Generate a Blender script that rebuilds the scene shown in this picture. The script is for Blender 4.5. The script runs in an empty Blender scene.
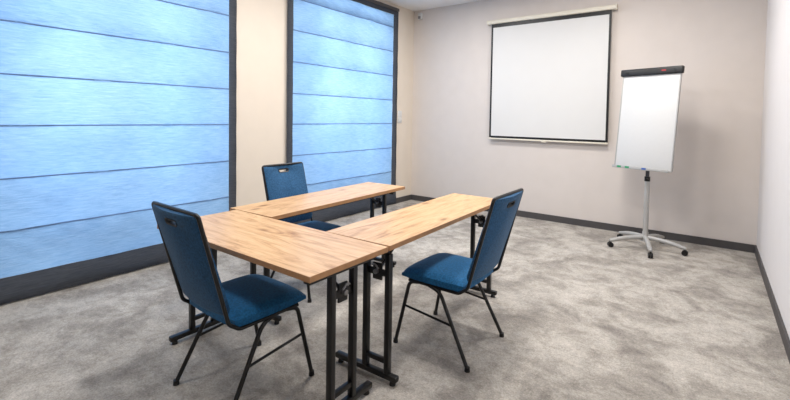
import bpy, bmesh, math, random
from mathutils import Vector, Matrix
random.seed(4)
S = bpy.context.scene
COL = S.collection
PI = math.pi

# ------------------------------------------------------------------ materials
def srgb(r, g, b):
    f = lambda c: (c/255/12.92) if c/255 <= .04045 else ((c/255+.055)/1.055)**2.4
    return (f(r), f(g), f(b), 1)

def base_mat(name):
    m = bpy.data.materials.new(name); m.use_nodes = True
    nt = m.node_tree
    return m, nt, nt.nodes['Principled BSDF']

def N(nt, t, **kw):
    n = nt.nodes.new(t)
    for k, v in kw.items(): setattr(n, k, v)
    return n

def ramp(nt, stops):
    r = N(nt, 'ShaderNodeValToRGB')
    e = r.color_ramp.elements
    e[0].position, e[0].color = stops[0]
    e[1].position, e[1].color = stops[-1]
    for p, c in stops[1:-1]:
        x = e.new(p); x.color = c
    return r

def coords(nt, scale=(1, 1, 1), kind='Object', rnd=False, rz=0):
    tc = N(nt, 'ShaderNodeTexCoord'); mp = N(nt, 'ShaderNodeMapping')
    mp.inputs['Scale'].default_value = scale
    mp.inputs['Rotation'].default_value = (0, 0, rz)
    src = tc.outputs[kind]
    if rnd:
        oi = N(nt, 'ShaderNodeObjectInfo'); ad = N(nt, 'ShaderNodeVectorMath', operation='ADD')
        ml = N(nt, 'ShaderNodeMath', operation='MULTIPLY'); ml.inputs[1].default_value = 17
        nt.links.new(oi.outputs['Random'], ml.inputs[0])
        nt.links.new(src, ad.inputs[0]); nt.links.new(ml.outputs[0], ad.inputs[1]); src = ad.outputs[0]
    nt.links.new(src, mp.inputs['Vector'])
    return mp

def mul(nt, a, b):
    m1 = N(nt, 'ShaderNodeMix', data_type='RGBA', blend_type='MULTIPLY'); m1.inputs[0].default_value = 1
    nt.links.new(a, m1.inputs[6]); nt.links.new(b, m1.inputs[7])
    return m1.outputs[2]

def noise(nt, mp, scale, detail=4, rough=.5, dist=0):
    n = N(nt, 'ShaderNodeTexNoise'); n.inputs['Scale'].default_value = scale; n.inputs['Detail'].default_value = detail
    n.inputs['Roughness'].default_value = rough; n.inputs['Distortion'].default_value = dist
    nt.links.new(mp.outputs[0], n.inputs['Vector'])
    return n

def simple(name, c, rough=.5, metal=0, var=.06, scale=30, bump=0, spec=.5):
    m, nt, b = base_mat(name)
    mp = coords(nt)
    no = noise(nt, mp, scale, 4)
    lo = tuple(x*(1-var) for x in c[:3])+(1,); hi = tuple(min(1, x*(1+var)) for x in c[:3])+(1,)
    r = ramp(nt, [(.3, lo), (.7, hi)])
    nt.links.new(no.outputs['Fac'], r.inputs[0]); nt.links.new(r.outputs[0], b.inputs['Base Color'])
    b.inputs['Roughness'].default_value = rough; b.inputs['Metallic'].default_value = metal
    b.inputs['Specular IOR Level'].default_value = spec
    if bump:
        bp = N(nt, 'ShaderNodeBump'); bp.inputs['Strength'].default_value = bump; bp.inputs['Distance'].default_value = .002
        nt.links.new(no.outputs['Fac'], bp.inputs['Height']); nt.links.new(bp.outputs[0], b.inputs['Normal'])
    return m

def upholstery(name, c):
    m = simple(name, c, .85, var=.32, scale=100, bump=.6, spec=.25)
    b = m.node_tree.nodes['Principled BSDF']
    b.inputs['Sheen Weight'].default_value = .25; b.inputs['Sheen Roughness'].default_value = .4
    b.inputs['Sheen Tint'].default_value = (.6, .8, 1, 1)
    return m

def g(v): return (v, v, v, 1)

def carpet_mat():
    m, nt, b = base_mat('carpet')
    n1 = noise(nt, coords(nt, (1.1, 1, 1), rz=.7), 2.8, 6, .64, .5)
    n1b = noise(nt, coords(nt, (1, 1.25, 1), rz=.3), 8.5, 6, .68, .5)
    mp = coords(nt)
    n2 = noise(nt, mp, 45, 4, .7)
    n3 = noise(nt, mp, 110, 4, .7)
    r1 = ramp(nt, [(.36, srgb(150, 144, 138)), (.47, srgb(170, 164, 156)), (.55, srgb(186, 180, 172)), (.66, srgb(194, 188, 180))])
    nt.links.new(n1.outputs['Fac'], r1.inputs[0])
    r1b = ramp(nt, [(.34, g(.77)), (.46, g(.93)), (.55, g(1.02)), (.68, g(1.10))]); nt.links.new(n1b.outputs['Fac'], r1b.inputs[0])
    r2 = ramp(nt, [(.3, g(.80)), (.7, g(1.13))]); nt.links.new(n2.outputs['Fac'], r2.inputs[0])
    r3 = ramp(nt, [(.3, g(.68)), (.7, g(1.18))]); nt.links.new(n3.outputs['Fac'], r3.inputs[0])
    o = mul(nt, mul(nt, mul(nt, r1.outputs[0], r1b.outputs[0]), r2.outputs[0]), r3.outputs[0])
    nt.links.new(o, b.inputs['Base Color'])
    b.inputs['Roughness'].default_value = .95; b.inputs['Specular IOR Level'].default_value = .1
    bp = N(nt, 'ShaderNodeBump'); bp.inputs['Strength'].default_value = .5; bp.inputs['Distance'].default_value = .004
    nt.links.new(n2.outputs['Fac'], bp.inputs['Height']); nt.links.new(bp.outputs[0], b.inputs['Normal'])
    return m

def wood_mat():
    m, nt, b = base_mat('oak_laminate')
    n1 = noise(nt, coords(nt, (1.3, 9, 9), rnd=True), 1.6, 7, .66, 1.8)
    n2 = noise(nt, coords(nt, (3, 80, 80), rnd=True), 2, 3)
    mp3 = coords(nt, (3.0, 6.5, 6.5), rnd=True)
    vo = N(nt, 'ShaderNodeTexVoronoi'); vo.inputs['Scale'].default_value = 1.0
    nt.links.new(mp3.outputs[0], vo.inputs['Vector'])
    r1 = ramp(nt, [(.28, srgb(154, 110, 72)), (.40, srgb(199, 156, 110)), (.52, srgb(218, 178, 132)), (.75, srgb(228, 192, 148))])
    nt.links.new(n1.outputs['Fac'], r1.inputs[0])
    r2 = ramp(nt, [(.3, (.82, .79, .76, 1)), (.65, (1, 1, 1, 1))]); nt.links.new(n2.outputs['Fac'], r2.inputs[0])
    r3 = ramp(nt, [(.06, (.42, .32, .25, 1)), (.13, (.78, .71, .64, 1)), (.24, (1, 1, 1, 1))]); nt.links.new(vo.outputs['Distance'], r3.inputs[0])
    o = mul(nt, mul(nt, r1.outputs[0], r2.outputs[0]), r3.outputs[0])
    nt.links.new(o, b.inputs['Base Color'])
    b.inputs['Roughness'].default_value = .36; b.inputs['Specular IOR Level'].default_value = .5
    return m

def cloth_mat(name, stops, backlight_var, mixf, bump):
    m, nt, b = base_mat(name)
    n1 = noise(nt, coords(nt, (1, 3.6, 46)), 2.4, 7, .72, .6)
    n2 = noise(nt, coords(nt, (1, .8, 1.1)), 1.2, 2, .5, .1)
    r = ramp(nt, stops)
    nt.links.new(n1.outputs['Fac'], r.inputs[0])
    r2 = ramp(nt, [(.35, (1-backlight_var, 1-backlight_var*.8, 1-backlight_var*.5, 1)), (.65, (1+backlight_var, 1+backlight_var*.7, 1+backlight_var*.3, 1))]); nt.links.new(n2.outputs['Fac'], r2.inputs[0])  # broad tint mottling painted in for uneven backlight through the folds
    c = mul(nt, r.outputs[0], r2.outputs[0])
    out = nt.nodes['Material Output']
    tr = N(nt, 'ShaderNodeBsdfTranslucent'); mx = N(nt, 'ShaderNodeMixShader'); mx.inputs[0].default_value = mixf
    nt.links.new(c, b.inputs['Base Color']); nt.links.new(c, tr.inputs['Color'])
    b.inputs['Roughness'].default_value = .8; b.inputs['Specular IOR Level'].default_value = .2
    bp = N(nt, 'ShaderNodeBump'); bp.inputs['Strength'].default_value = bump; bp.inputs['Distance'].default_value = .011
    nt.links.new(n1.outputs['Fac'], bp.inputs['Height'])
    nt.links.new(bp.outputs[0], b.inputs['Normal']); nt.links.new(bp.outputs[0], tr.inputs['Normal'])
    nt.links.new(b.outputs[0], mx.inputs[1]); nt.links.new(tr.outputs[0], mx.inputs[2])
    nt.links.new(mx.outputs[0], out.inputs['Surface'])
    return m

M = dict(
    carpet=carpet_mat(), wood=wood_mat(),
    blind=cloth_mat('blind_fabric', [(.30, (.205, .37, .62, 1)), (.5, (.275, .455, .715, 1)), (.7, (.355, .535, .79, 1))], .13, .68, .7),
    border=cloth_mat('blind_border', [(.3, (.050, .057, .073, 1)), (.7, (.088, .096, .115, 1))], .12, .35, .4),
    wall=simple('wall_paint', srgb(216, 207, 200), .85, var=.015, scale=6),
    wall_strip=simple('wall_paint_left', srgb(222, 211, 197), .85, var=.015, scale=6),
    wall_r=simple('wall_paint_right', srgb(224, 220, 219), .85, var=.012, scale=6),
    wall_f=simple('wall_front_low_bounce', srgb(150, 145, 140), .85, var=.012, scale=6),  # unseen wall behind the camera, coloured dark to cut bounce fill in the foreground
    ceiling=simple('ceiling_paint', srgb(238, 236, 234), .9, var=.01, scale=6),
    base=simple('baseboard_grey', srgb(74, 71, 71), .6, var=.05),
    seam=simple('blind_seam', srgb(98, 126, 166), .8),
    black=simple('black_metal', srgb(9, 9, 11), .32, var=.1),
    plastic=simple('black_plastic', srgb(10, 10, 12), .45, var=.1),
    blue=upholstery('blue_upholstery', srgb(23, 86, 130)),
    navy=upholstery('navy_upholstery', srgb(40, 82, 120)),
    white=simple('white_enamel', srgb(214, 214, 213), .35, var=.01),
    canvas=simple('screen_canvas', srgb(218, 217, 215), .9, var=.008, scale=5),
    cream=simple('cream_casing', srgb(224, 217, 201), .5, var=.02),
    grey=simple('grey_metal', srgb(140, 140, 142), .35, metal=.6, var=.05),
    dgrey=simple('dark_grey_metal', srgb(74, 74, 78), .4, metal=.4, var=.05),
    lgrey=simple('light_grey_metal', srgb(172, 171, 169), .4, metal=.1, var=.03),
    edge=simple('table_edge', srgb(172, 128, 88), .5, var=.1),
    red=simple('red_plastic', srgb(170, 40, 45), .5),
    inkblue=simple('blue_ink', srgb(50, 90, 160), .6),
    inkgreen=simple('green_ink', srgb(30, 140, 90), .6),
    frame=simple('window_frame', srgb(205, 208, 212), .5),
)

# ------------------------------------------------------------------ mesh helpers
def box(bm, x0, x1, y0, y1, z0, z1, bev=0, seg=2):
    r = bmesh.ops.create_cube(bm, size=1)
    vs = r['verts']
    for v in vs:
        v.co = Vector((x0+(v.co.x+.5)*(x1-x0), y0+(v.co.y+.5)*(y1-y0), z0+(v.co.z+.5)*(z1-z0)))
    if bev:
        es = list({e for v in vs for e in v.link_edges})
        bmesh.ops.bevel(bm, geom=es, offset=bev, segments=seg, affect='EDGES', profile=.5)

def cyl(bm, c, r, h, axis='Z', n=20, r2=None):
    mat = Matrix.Translation(Vector(c))
    if axis == 'X': mat = mat @ Matrix.Rotation(PI/2, 4, 'Y')
    if axis == 'Y': mat = mat @ Matrix.Rotation(PI/2, 4, 'X')
    bmesh.ops.create_cone(bm, cap_ends=True, segments=n, radius1=r, radius2=r if r2 is None else r2, depth=h, matrix=mat)

def fillet(pts, d, k=6):
    pts = [Vector(p) for p in pts]
    if len(pts) < 3 or d <= 0: return pts
    out = [pts[0]]
    for i in range(1, len(pts)-1):
        a, b, c = pts[i-1], pts[i], pts[i+1]
        dd = min(d, (a-b).length*.48, (c-b).length*.48)
        p, q = b+(a-b).normalized()*dd, b+(c-b).normalized()*dd
        for j in range(k+1):
            t = j/k
            out.append(p*(1-t)**2+b*2*t*(1-t)+q*t*t)
    out.append(pts[-1])
    return out

def tube(bm, pts, r, n=10, d=0, sx=1.0, closed=False):
    P = fillet(pts, d)
    rings = []
    up = None
    L = len(P)
    for i, p in enumerate(P):
        if closed: t = (P[(i+1) % L]-P[i-1]).normalized()
        else: t = ((P[min(i+1, L-1)]-P[max(i-1, 0)])).normalized()
        if up is None:
            up = Vector((0, 0, 1)) if abs(t.z) < .9 else Vector((1, 0, 0))
        s = t.cross(up).normalized(); up = s.cross(t).normalized()
        rr = r[i] if isinstance(r, (list, tuple)) else r
        rings.append([bm.verts.new(p+(s*math.cos(2*PI*k/n)*sx+up*math.sin(2*PI*k/n))*rr) for k in range(n)])
    for i in range(L if closed else L-1):
        A, B = rings[i], rings[(i+1) % L]
        for k in range(n):
            bm.faces.new((A[k], A[(k+1) % n], B[(k+1) % n], B[k]))
    if not closed:
        bm.faces.new(rings[0][::-1]); bm.faces.new(rings[-1])

def obj(name, bm, m, parent=None, smooth=True, label=None):
    bmesh.ops.recalc_face_normals(bm, faces=bm.faces[:])
    me = bpy.data.meshes.new(name); bm.to_mesh(me); bm.free()
    me.materials.append(m)
    if smooth:
        me.polygons.foreach_set('use_smooth', [True]*len(me.polygons))
        me.set_sharp_from_angle(angle=math.radians(38))
    o = bpy.data.objects.new(name, me); COL.objects.link(o)
    if parent: o.parent = parent
    if label: o['label'] = label
    return o

def struct(name, bm, m):
    o = obj(name, bm, m, smooth=False); o['kind'] = 'structure'; return o

def thing(name, label, cat, loc=(0, 0, 0), rz=0, group=None):
    o = bpy.data.objects.new(name, None); COL.objects.link(o)
    o.empty_display_size = .1
    o.location = loc; o.rotation_euler = (0, 0, rz)
    o['label'] = label; o['category'] = cat
    if group: o['group'] = group
    return o

def dup(root, loc, rz, label):
    r = root.copy(); COL.objects.link(r); r.location = loc; r.rotation_euler = (0, 0, rz); r['label'] = label
    def rec(src, dst):
        for ch in list(src.children):
            c = ch.copy(); COL.objects.link(c); c.parent = dst
            rec(ch, c)
    rec(root, r)
    return r

def NB(): return bmesh.new()

# ------------------------------------------------------------------ room shell
XL, XR, YB, YF, ZC = -4.07, .4187, 5.957, -1.3, 3.165
WIN = [(.40, 2.62), (3.285, 5.475)]
b = NB(); box(b, XL-.3, XR+.2, YF-.2, YB+.2, -.1, 0); struct('floor', b, M['carpet'])
b = NB(); box(b, XL-.3, XR+.2, YF-.2, YB+.2, ZC, ZC+.1); struct('ceiling', b, M['ceiling'])
b = NB(); box(b, XL-.3, XR+.2, YB, YB+.2, 0, ZC); struct('wall_back', b, M['wall'])
b = NB(); box(b, XR, XR+.2, YF, YB, 0, ZC); struct('wall_right', b, M['wall_r'])
b = NB(); box(b, XL-.3, XR+.2, YF-.2, YF, 0, ZC); struct('wall_front', b, M['wall_f'])
b = NB()
ys = [YF, WIN[0][0]+.07, WIN[0][1]-.07, WIN[1][0]+.07, WIN[1][1]-.07, YB]
for i in range(0, 5, 2): box(b, XL-.28, XL, ys[i], ys[i+1], 0, ZC)
for i in (1, 3):
    box(b, XL-.28, XL, ys[i], ys[i+1], 0, .10); box(b, XL-.28, XL, ys[i], ys[i+1], 2.98, ZC)
struct('wall_left', b, M['wall_strip'])
for k, i in enumerate((1, 3)):
    b = NB(); y0, y1 = ys[i], ys[i+1]; x0, x1 = XL-.24, XL-.17
    box(b, x0, x1, y0, y0+.06, .1, 2.98); box(b, x0, x1, y1-.06, y1, .1, 2.98)
    box(b, x0, x1, y0+.06, y1-.06, .1, .16); box(b, x0, x1, y0+.06, y1-.06, 2.92, 2.98)
    ym = (y0+y1)/2
    box(b, x0, x1, ym-.035, ym+.035, .16, 2.92)
    struct('window_%d' % (k+1), b, M['frame'])
bh, bt = .085, .014
b = NB(); box(b, XL, XR, YB-bt, YB, 0, bh); struct('baseboard_back', b, M['base'])
b = NB(); box(b, XR-bt, XR, YF, YB-bt, 0, bh); struct('baseboard_right', b, M['base'])
b = NB()
for y0, y1 in ((YF, WIN[0][0]-.01), (WIN[0][1]+.005, WIN[1][0]-.005), (WIN[1][1]+.005, YB-bt)): box(b, XL, XL+bt, y0, y1, 0, bh)
struct('baseboard_left', b, M['base'])

# ------------------------------------------------------------------ roman blinds
SEAMS = [2.79, 2.415, 2.037, 1.661, 1.293, .912, .535]
def sheet(b, ya, yb, za, zb, ny, nz, fx):
    V = [[b.verts.new((fx(ya+(yb-ya)*k/ny, za+(zb-za)*i/nz), ya+(yb-ya)*k/ny, za+(zb-za)*i/nz)) for k in range(ny+1)] for i in range(nz+1)]
    for i in range(nz):
        for k in range(ny): b.faces.new((V[i][k], V[i][k+1], V[i+1][k+1], V[i+1][k]))
def blind(y0, y1, label, bw_hi):
    t = thing('roman_blind', label, 'window blind', (XL, (y0+y1)/2, 0), 0, 'roman blinds on the left wall')
    w = (y1-y0)/2; bw_lo = .088; top = 2.985; low = .20; X = .030
    b = NB()
    zs = [top]+SEAMS+[low]
    rows = []
    for i in range(len(zs)-1):
        for j in range(10):
            f = j/10; z = zs[i]+(zs[i+1]-zs[i])*f
            rows.append((z, .040*math.sin(PI*f**1.5)**.9))
    rows.append((low, 0))
    nc = 90
    ya, yb = -w+bw_lo, w-bw_hi
    cols = [ya+(yb-ya)*k/nc for k in range(nc+1)]
    def edge(y):
        d = min(y-ya, yb-y)
        return min(1, max(0, d)/.22)**.6
    V = [[b.verts.new((X+edge(y)*(x+.006*math.sin(y*5+z*9)+.005*math.sin(y*13-z*17)+.003*math.sin(y*29+z*41)), y, z)) for y in cols] for z, x in rows]
    for i in range(len(V)-1):
        for k in range(nc): b.faces.new((V[i][k], V[i][k+1], V[i+1][k+1], V[i+1][k]))
    obj('fabric', b, M['blind'], t)
    for a, c in ((-w, ya), (yb, w)):
        b = NB()
        def fx(y, z):
            u = (y-a)/(c-a)
            return X+.001+.005*math.sin(PI*u)+.002*math.sin(z*17+u*3)
        sheet(b, a, c, low, top, 6, 90, fx)
        obj('side_border', b, M['border'], t)
    b = NB()
    sheet(b, -w, w, .012, low, 90, 8, lambda y, z: X+.002+.018*math.sin(PI*(z-.012)/(low-.012))+.012*math.sin(y*7+z*20)*math.sin(PI*(z-.012)/(low-.012))+.003*math.sin(y*19-z*31))
    obj('bottom_band', b, M['border'], t)
    b = NB(); sheet(b, -w, w, top, 3.055, 40, 3, lambda y, z: X+.003+.002*math.sin(y*9)); obj('top_band', b, M['border'], t)
    b = NB(); box(b, .002, X+.02, -w, w, 3.055, 3.10, .004); obj('headrail', b, M['base'], t)
    for z in SEAMS:
        b = NB(); box(b, X-.006, X+.010, ya, yb, z-.005, z+.005, .003); obj('batten', b, M['seam'], t)
    return t
blind(*WIN[0], 'wide blue roman blind nearest the camera, left of the beige wall strip', .088)
blind(*WIN[1], 'blue roman blind between the beige wall strip and the room corner', .125)

# ------------------------------------------------------------------ tables
def table(label, L, W, frames, off, loc, rz, foot=.42, bw=.145, foff=None):
    H, th = .742, .026
    if foff is None: foff = off
    t = thing('folding_table', label, 'table', loc, rz, 'oak topped tables set in a U')
    e = .0018
    b = NB(); box(b, -L/2+e, L/2-e, -W/2+e, W/2-e, H-th, H); tp = obj('tabletop', b, M['wood'], t)
    b = NB()
    def ring(hx, hy, z): return [b.verts.new((sx*hx, sy*hy, z)) for sx, sy in ((-1, -1), (1, -1), (1, 1), (-1, 1))]
    R4 = [ring(L/2, W/2, H-th), ring(L/2, W/2, H-.0008), ring(L/2-e, W/2-e, H-.0002), ring(L/2-e, W/2-e, H-th)]
    for q in range(4):
        A, B = R4[q], R4[(q+1) % 4]
        for k in range(4): b.faces.new((A[k], A[(k+1) % 4], B[(k+1) % 4], B[k]))
    obj('edge_band', b, M['edge'], tp)
    for s in (-1, 1):
        b = NB(); box(b, min(frames)+.02, max(frames)-.02, s*(W/2-.09)-.012, s*(W/2-.09)+.012, H-th-.03, H-th)
        obj('apron_rail', b, M['black'], t)
    for x in frames:
        d = 1 if x < 0 else -1
        b = NB(); box(b, x-.02, x+.02, -W/2+.04, W/2-.04, H-th-.035, H-th-.001, .004); fr = obj('leg_frame', b, M['black'], t)
        for s in (-1, 1):
            y = off+s*bw/2
            b = NB(); box(b, x-.017, x+.017, y-.015, y+.015, .05, H-th-.03, .004); obj('leg_post', b, M['black'], fr)
        b = NB(); box(b, x-.018, x+.018, foff-foot/2, foff+foot/2, .022, .052, .006); obj('foot_bar', b, M['black'], fr)
        for s in (-1, 1):
            b = NB(); cyl(b, (x, foff+s*(foot/2-.03), .012), .017, .023, r2=.014); obj('glide', b, M['plastic'], fr)
        b = NB()
        box(b, x-.012, x+.012, off-bw/2, off+bw/2, .10, .125, .003)
        obj('lower_crossbar', b, M['black'], fr)
        # folding bracket between the posts with its metal latch
        b = NB()
        box(b, x-.007, x+.007, off-bw/2+.014, off+bw/2-.014, .56, .595, .003)
        box(b, x-.006, x+.006, off-.03, off+.03, .535, .625, .004)
        obj('folding_bracket', b, M['plastic'], fr)
        b = NB(); tube(b, [(x+d*.01, off, .585), (x+d*.20, off, H-th-.012)], .009, 8); obj('brace', b, M['black'], fr)
        b = NB(); cyl(b, (x, off, .582), .013, .05, 'X', 16)
        tube(b, [(x-d*.02, off-.02, .60), (x-d*.026, off, .625), (x-d*.02, off+.025, .615)], .005, 8, .01)
        obj('latch', b, M['grey'], fr, label='small bright metal latch')
    return t
T1 = table('oak topped table forming the closed end of the U, beside the nearest chair', 1.325, .525, (.598, -.622), 0, (-1.9575, 1.4375, 0), 0)
a2 = math.radians(2.0)
d2 = Vector((-math.sin(a2), math.cos(a2), 0))
T2 = table('oak topped table arm parallel to the blinds, farther from the camera', 1.57, .44, (.66, -.70), 0, Vector((-2.480, 1.709, 0))+d2*.785, PI/2+a2)
a = math.radians(1.7)
c0 = Vector((-1.522, 1.7085, 0)); dirv = Vector((-math.sin(a), math.cos(a), 0))
c = c0+dirv*.79
T3 = table('oak topped table arm nearest the camera, with the right chair pushed against it', 1.58, .450, (.61, -.75), -.120, c, PI/2+a, foff=-.047)

# ------------------------------------------------------------------ chairs (local: faces +y)
def rounded_outline(w, y0, y1, r, cx, cy, n=72):
    """points of a rounded rect (half width w, from y0 to y1) hit by rays from (cx,cy)"""
    ym, h = (y0+y1)/2, (y1-y0)/2
    out = []
    for k in range(n):
        an = 2*PI*k/n+.0001; dx, dy = math.cos(an), math.sin(an)
        lo, hi = 0, 3
        for _ in range(40):
            md = (lo+hi)/2; x, y = abs(cx+dx*md), abs(cy-ym+dy*md)
            qx, qy = x-(w-r), y-(h-r)
            inside = (math.hypot(max(qx, 0), max(qy, 0))+min(max(qx, qy), 0)-r) < 0
            if inside: lo = md
            else: hi = md
        out.append((cx+dx*lo, cy+dy*lo))
    return out

def make_chair(label, loc, rz):
    t = thing('banquet_chair', label, 'chair', loc, rz, 'blue banquet chairs round the tables')
    # seat cushion
    b = NB(); w, f0, f1 = .224, -.205, .238
    nx, ny = 20, 20
    def top(u, v):
        return (1-abs(u)**6)*(1-abs(v)**6)
    grid = {}
    for side in (1, -1):
        for i in range(nx+1):
            for j in range(ny+1):
                u, v = -1+2*i/nx, -1+2*j/ny
                k = 1-.05*(u*u*v*v)
                x, y = u*w*k, (f0+f1)/2+v*(f1-f0)/2*k
                ed = top(u, v)
                z = (.452+.026*ed**.4+.012*(1-u*u)*(1-v*v)) if side == 1 else (.418-.006*ed)
                if side == 1 and v > .5: z -= .018*((v-.5)/.5)**2
                grid[side, i, j] = b.verts.new((x, y, z))
    for side in (1, -1):
        for i in range(nx):
            for j in range(ny):
                b.faces.new((grid[side, i, j], grid[side, i+1, j], grid[side, i+1, j+1], grid[side, i, j+1]))
    per = [(i, 0) for i in range(nx)]+[(nx, j) for j in range(ny)]+[(i, ny) for i in range(nx, 0, -1)]+[(0, j) for j in range(ny, 0, -1)]
    for q in range(len(per)):
        a_, c_ = per[q], per[(q+1) % len(per)]
        b.faces.new((grid[1, *a_], grid[1, *c_], grid[-1, *c_], grid[-1, *a_]))
    obj('seat', b, M['blue'], t)
    b = NB(); box(b, -.19, .19, -.17, .20, .402, .416, .004); obj('seat_pan', b, M['plastic'], t)
    # backrest with a grip slot; built in its own plane then leaned
    hb = .272; lean = math.atan2(.168, .535); Zc = .703
    yc = -.225-(Zc-.445)*math.tan(lean)
    def place(x, h, d):   # h up the back, d thickness toward the sitter
        d += .018*(x/.2)**2
        return Vector((x, yc-h*math.sin(lean)+d*math.cos(lean), Zc+h*math.cos(lean)+d*math.sin(lean)))
    cy = hb-.052
    n = 96
    outer = rounded_outline(.210, -.238, hb-.002, .016, 0, cy, n)
    inset = rounded_outline(.196, -.224, hb-.016, .016, 0, cy, n)
    slot = [(x, y+cy) for x, y in rounded_outline(.048, -.011, .011, .0105, 0, 0, n)]
    slot2 = [(x, y+cy) for x, y in rounded_outline(.060, -.021, .021, .02, 0, 0, n)]
    b = NB()
    rings = []
    for pts, d in ((slot, .008), (slot2, .015), (inset, .017), (outer, .009), (outer, -.007), (inset, -.0125), (slot2, -.011), (slot, -.008)):
        rings.append([b.verts.new(place(x, y, d)) for x, y in pts])
    for q in range(len(rings)):
        A, B = rings[q], rings[(q+1) % len(rings)]
        for k in range(n): b.faces.new((A[k], A[(k+1) % n], B[(k+1) % n], B[k]))
    bk = obj('backrest', b, M['navy'], t)
    b = NB()
    prof = [rounded_outline(.046, -.0095, .0095, .009, 0, 0, n), rounded_outline(.054, -.0165, .0165, .016, 0, 0, n)]
    rr = []
    for pts, d in ((prof[0], .013), (prof[1], .017), (prof[1], -.013), (prof[0], -.010)):
        rr.append([b.verts.new(place(x, y+cy, d)) for x, y in pts])
    for q in range(4):
        A, B = rr[q], rr[(q+1) % 4]
        for k in range(n): b.faces.new((A[k], A[(k+1) % n], B[(k+1) % n], B[k]))
    obj('grip_rim', b, M['plastic'], bk)
    # steel frame: hoop round the back
    R = .0095
    b = NB()
    hoop = [Vector((-.212, -.195, .425)), Vector((-.213, -.225, .445)), place(-.213, hb, 0), place(.213, hb, 0), Vector((.213, -.225, .445)), Vector((.212, -.195, .425))]
    tube(b, hoop, R, 10, .02); obj('back_frame', b, M['black'], t)
    b = NB()
    for s in (-1, 1): tube(b, [(s*.212, -.205, .432), (s*.212, -.17, .405), (s*.212, .17, .405)], R, 10, .03)
    tube(b, [(-.212, .12, .405), (.212, .12, .405)], .009, 8); tube(b, [(-.212, -.1, .405), (.212, -.1, .405)], .009, 8)
    obj('seat_frame', b, M['black'], t)
    for s in (-1, 1):
        for kind in (1, -1):
            b = NB()
            if kind == 1: pts = [(s*.212, .10, .405), (s*.214, .165, .395), (s*.238, .247, .012)]
            else: pts = [(s*.212, .03, .405), (s*.216, -.05, .385), (s*.240, -.247, .012)]
            tube(b, pts, .0112, 10, .04)
            lg = obj('leg', b, M['black'], t)
            b = NB(); cyl(b, (pts[-1][0], pts[-1][1], .012), .0155, .024, r2=.014); obj('foot_cap', b, M['plastic'], lg)
        def at(p, q, z):
            f = (z-p[2])/(q[2]-p[2]); return tuple(p[i]+(q[i]-p[i])*f for i in range(3))
        A = at((s*.214, .165, .395), (s*.238, .247, .012), .245); B = at((s*.216, -.05, .385), (s*.240, -.247, .012), .215)
        b = NB(); tube(b, [A, B], .007, 8); obj('stretcher', b, M['black'], t)
    return t
C1 = make_chair('blue banquet chair at the closed end of the U, nearest the camera', (-1.935, 1.312, 0), math.radians(-1))
C2 = dup(C1, (-1.290, 2.345, 0), math.radians(90), 'blue banquet chair turned side on, right of the tables toward the flip chart')
C3 = dup(C1, (-2.63, 2.40, 0), math.radians(-90), 'blue banquet chair behind the tables, tucked in on the side of the blinds')

# ------------------------------------------------------------------ projection screen
t = thing('projection_screen', 'white pull-down projection screen with black border on the back wall', 'projection screen', (-1.852, YB-.003, 1.10))
x0, x1 = -.797, .797; D = -.055
b = NB(); box(b, -.853, .847, -.085, 0, 1.672, 1.728, .01, 3); ca = obj('casing', b, M['cream'], t)
for s, x in ((-1, -.856), (1, .850)):
    b = NB(); box(b, x-.008, x+.008, -.089, 0, 1.668, 1.732, .006); obj('end_cap', b, M['cream'], ca)
b = NB(); box(b, x0+.024, x1-.024, D, D+.002, .042, 1.625); sh = obj('canvas', b, M['canvas'], t)
b = NB()
box(b, x0, x0+.026, D-.001, D+.003, .02, 1.68); box(b, x1-.026, x1, D-.001, D+.003, .02, 1.68)
box(b, x0+.026, x1-.026, D-.001, D+.003, 1.62, 1.68); box(b, x0+.026, x1-.026, D-.001, D+.003, .012, .044)
obj('black_border', b, M['plastic'], t)
b = NB(); box(b, x0-.006, x1+.006, D-.010, D+.010, -.008, .014, .005); bar = obj('bottom_bar', b, M['cream'], t)
b = NB(); box(b, -.03, .03, D-.012, D+.012, -.022, -.006, .004); obj('pull_handle', b, M['cream'], bar)

# ------------------------------------------------------------------ flip chart
t = thing('flip_chart', 'white flip chart easel on a wheeled star base before the back wall', 'flip chart', (-.553, 5.37, 0))
b = NB(); cyl(b, (0, 0, .135), .036, .09, n=24, r2=.03); cyl(b, (0, 0, .09), .044, .02, n=24); obj('base_hub', b, M['lgrey'], t)
for k in range(5):
    an = math.radians(212+72*k); d = Vector((math.cos(an), math.sin(an), 0))
    b = NB()
    tube(b, [d*.02+Vector((0, 0, .125)), d*.20+Vector((0, 0, .112)), d*.375+Vector((0, 0, .072))], [.025]+[.023]*7+[.017], 10, .08)
    lg = obj('leg', b, M['lgrey'], t)
    b = NB(); p = d*.365; sd = Vector((-d.y, d.x, 0))
    for s in (-1, 1):
        q = p+sd*s*.012+Vector((0, 0, .028))
        rot = sd.to_track_quat('Z', 'Y').to_matrix().to_4x4()
        bmesh.ops.create_cone(b, cap_ends=True, segments=18, radius1=.028, radius2=.028, depth=.017, matrix=Matrix.Translation(q) @ rot)
    cyl(b, p+Vector((0, 0, .055)), .012, .03)
    obj('caster', b, M['plastic'], lg)
b = NB(); cyl(b, (0, 0, .44), .026, .62, n=20); po = obj('pole', b, M['lgrey'], t)
b = NB(); cyl(b, (0, 0, .78), .019, .44, n=16); obj('inner_tube', b, M['dgrey'], po)
b = NB(); cyl(b, (0, 0, .765), .028, .05, n=20); tube(b, [(0, -.02, .765), (.0, -.06, .765)], .012, 10); obj('clamp_knob', b, M['plastic'], po)
tilt = math.radians(7); yaw = math.radians(-20)
BR = Matrix.Rotation(yaw, 4, 'Z') @ Matrix.Translation((-.046, -.03, .874)) @ Matrix.Rotation(-tilt, 4, 'X')
def onboard(bm): bmesh.ops.transform(bm, matrix=BR, verts=bm.verts[:]); return bm
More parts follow.
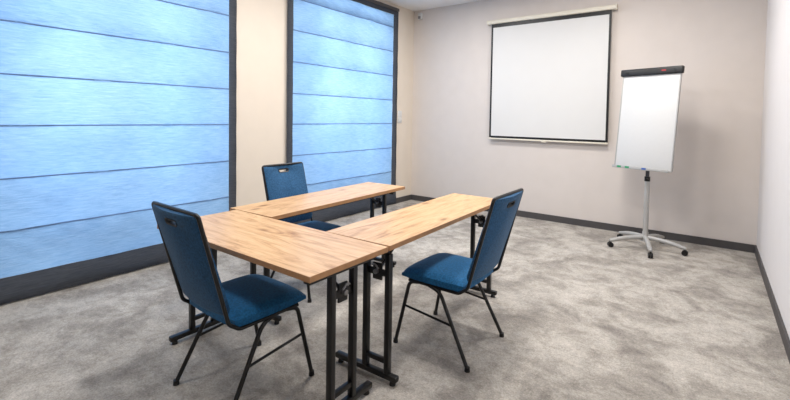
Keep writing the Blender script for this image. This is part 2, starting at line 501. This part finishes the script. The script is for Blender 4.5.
W2, HB = .299, 1.082
b = NB(); box(b, -W2, W2, -.008, .010, 0, HB, .004); bd = obj('board', onboard(b), M['white'], t)
b = NB()
for s in (-1, 1): box(b, s*W2-.006, s*W2+.006, -.012, .013, 0, HB, .003)
box(b, -W2, W2, -.011, .013, -.006, .008, .003)
obj('frame', onboard(b), M['lgrey'], bd)
b = NB(); box(b, -W2-.026, W2+.026, -.034, .012, HB-.048, HB+.030, .010, 3); cl = obj('clip_bar', onboard(b), M['plastic'], bd)
b = NB(); box(b, .12, .165, -.0355, -.033, HB-.016, HB-.002); obj('emblem', onboard(b), M['red'], cl, label='small red mark on the black clip bar')
for s in (-1, 1):
    b = NB(); cyl(b, (s*.25, -.038, HB-.009), .012, .012, 'Y'); obj('clip_knob', onboard(b), M['plastic'], cl)
b = NB(); box(b, -W2+.004, W2-.004, -.066, -.008, -.018, -.010, .002); box(b, -W2+.004, W2-.004, -.070, -.062, -.018, .012, .003); tr = obj('pen_tray', onboard(b), M['lgrey'], bd)
for x, mm, col in ((-.24, 'inkgreen', 'green'), (-.15, 'inkgreen', 'green'), (.03, 'inkblue', 'blue')):
    b = NB(); box(b, x, x+.045, -.0715, -.069, -.012, .008)
    obj('tray_mark', onboard(b), M[mm], tr, label='small %s mark on the tray lip' % col)
b = NB(); box(b, -.04, .04, .012, .05, .10, .55, .006); obj('mount_bracket', onboard(b), M['grey'], bd)

# ------------------------------------------------------------------ small fittings
t = thing('light_switch', 'small white double light switch between the far blind and the corner', 'light switch', (XL, 5.585, 1.40))
b = NB(); box(b, 0, .014, -.05, .05, -.095, .095, .004); pl = obj('switch_plate', b, M['white'], t)
for z in (-.045, .045):
    b = NB(); box(b, .013, .020, -.034, .034, z-.034, z+.034, .003); obj('rocker', b, M['white'], pl)
t = thing('motion_sensor', 'small motion sensor high in the far left corner', 'sensor', (-3.93, YB, 3.06))
b = NB(); box(b, -.036, .036, -.05, 0, -.055, .055, .012, 3); sb = obj('housing', b, M['white'], t)
b = NB(); box(b, -.024, .024, -.058, -.045, -.045, .0, .008, 3); obj('lens', b, M['grey'], sb)

# ------------------------------------------------------------------ light
def area(name, loc, rot, sx, sy, e, c):
    l = bpy.data.lights.new(name, 'AREA'); l.shape = 'RECTANGLE'; l.size = sx; l.size_y = sy; l.energy = e; l.color = c
    o = bpy.data.objects.new(name, l); COL.objects.link(o); o.location = loc; o.rotation_euler = rot
    return o
for k, (y0, y1) in enumerate(WIN):
    area('daylight', (XL-.75, (y0+y1)/2, 1.7), (0, -PI/2, 0), 2.2, 1.6, 51, (.90, .96, 1))
for y, e in ((.6, 18), (2.6, 36), (4.4, 37)):
    for x, k in ((-2.7, 1), (-.95, 1)):
        area('ceiling_light', (x, y, ZC-.02), (0, 0, 0), .4, .4, e*k, (1, .968, .93))
w = bpy.data.worlds.new('World'); S.world = w; w.use_nodes = True
w.node_tree.nodes['Background'].inputs[0].default_value = (.75, .86, 1, 1); w.node_tree.nodes['Background'].inputs[1].default_value = .4

# ------------------------------------------------------------------ camera
yaw, pit, rol, f, cyp = .6395, .0355, .0155, 426.9, 131.87
fw = Vector((-math.sin(yaw)*math.cos(pit), math.cos(yaw)*math.cos(pit), -math.sin(pit)))
rt = Vector((math.cos(yaw), math.sin(yaw), 0)); up = rt.cross(fw)
r2 = rt*math.cos(rol)+up*math.sin(rol); u2 = up*math.cos(rol)-rt*math.sin(rol)
cd = bpy.data.cameras.new('Camera'); cam = bpy.data.objects.new('Camera', cd); COL.objects.link(cam)
mw = Matrix.Identity(4)
for i in range(3): mw[i][0], mw[i][1], mw[i][2] = r2[i], u2[i], -fw[i]
mw.translation = Vector((0, 0, 1.4)); cam.matrix_world = mw
cd.sensor_width = 36; cd.sensor_fit = 'HORIZONTAL'; cd.lens = 36*f/790; cd.shift_y = (cyp-200)/790; cd.clip_start = .02
S.camera = cam
S.view_settings.view_transform = 'Standard'
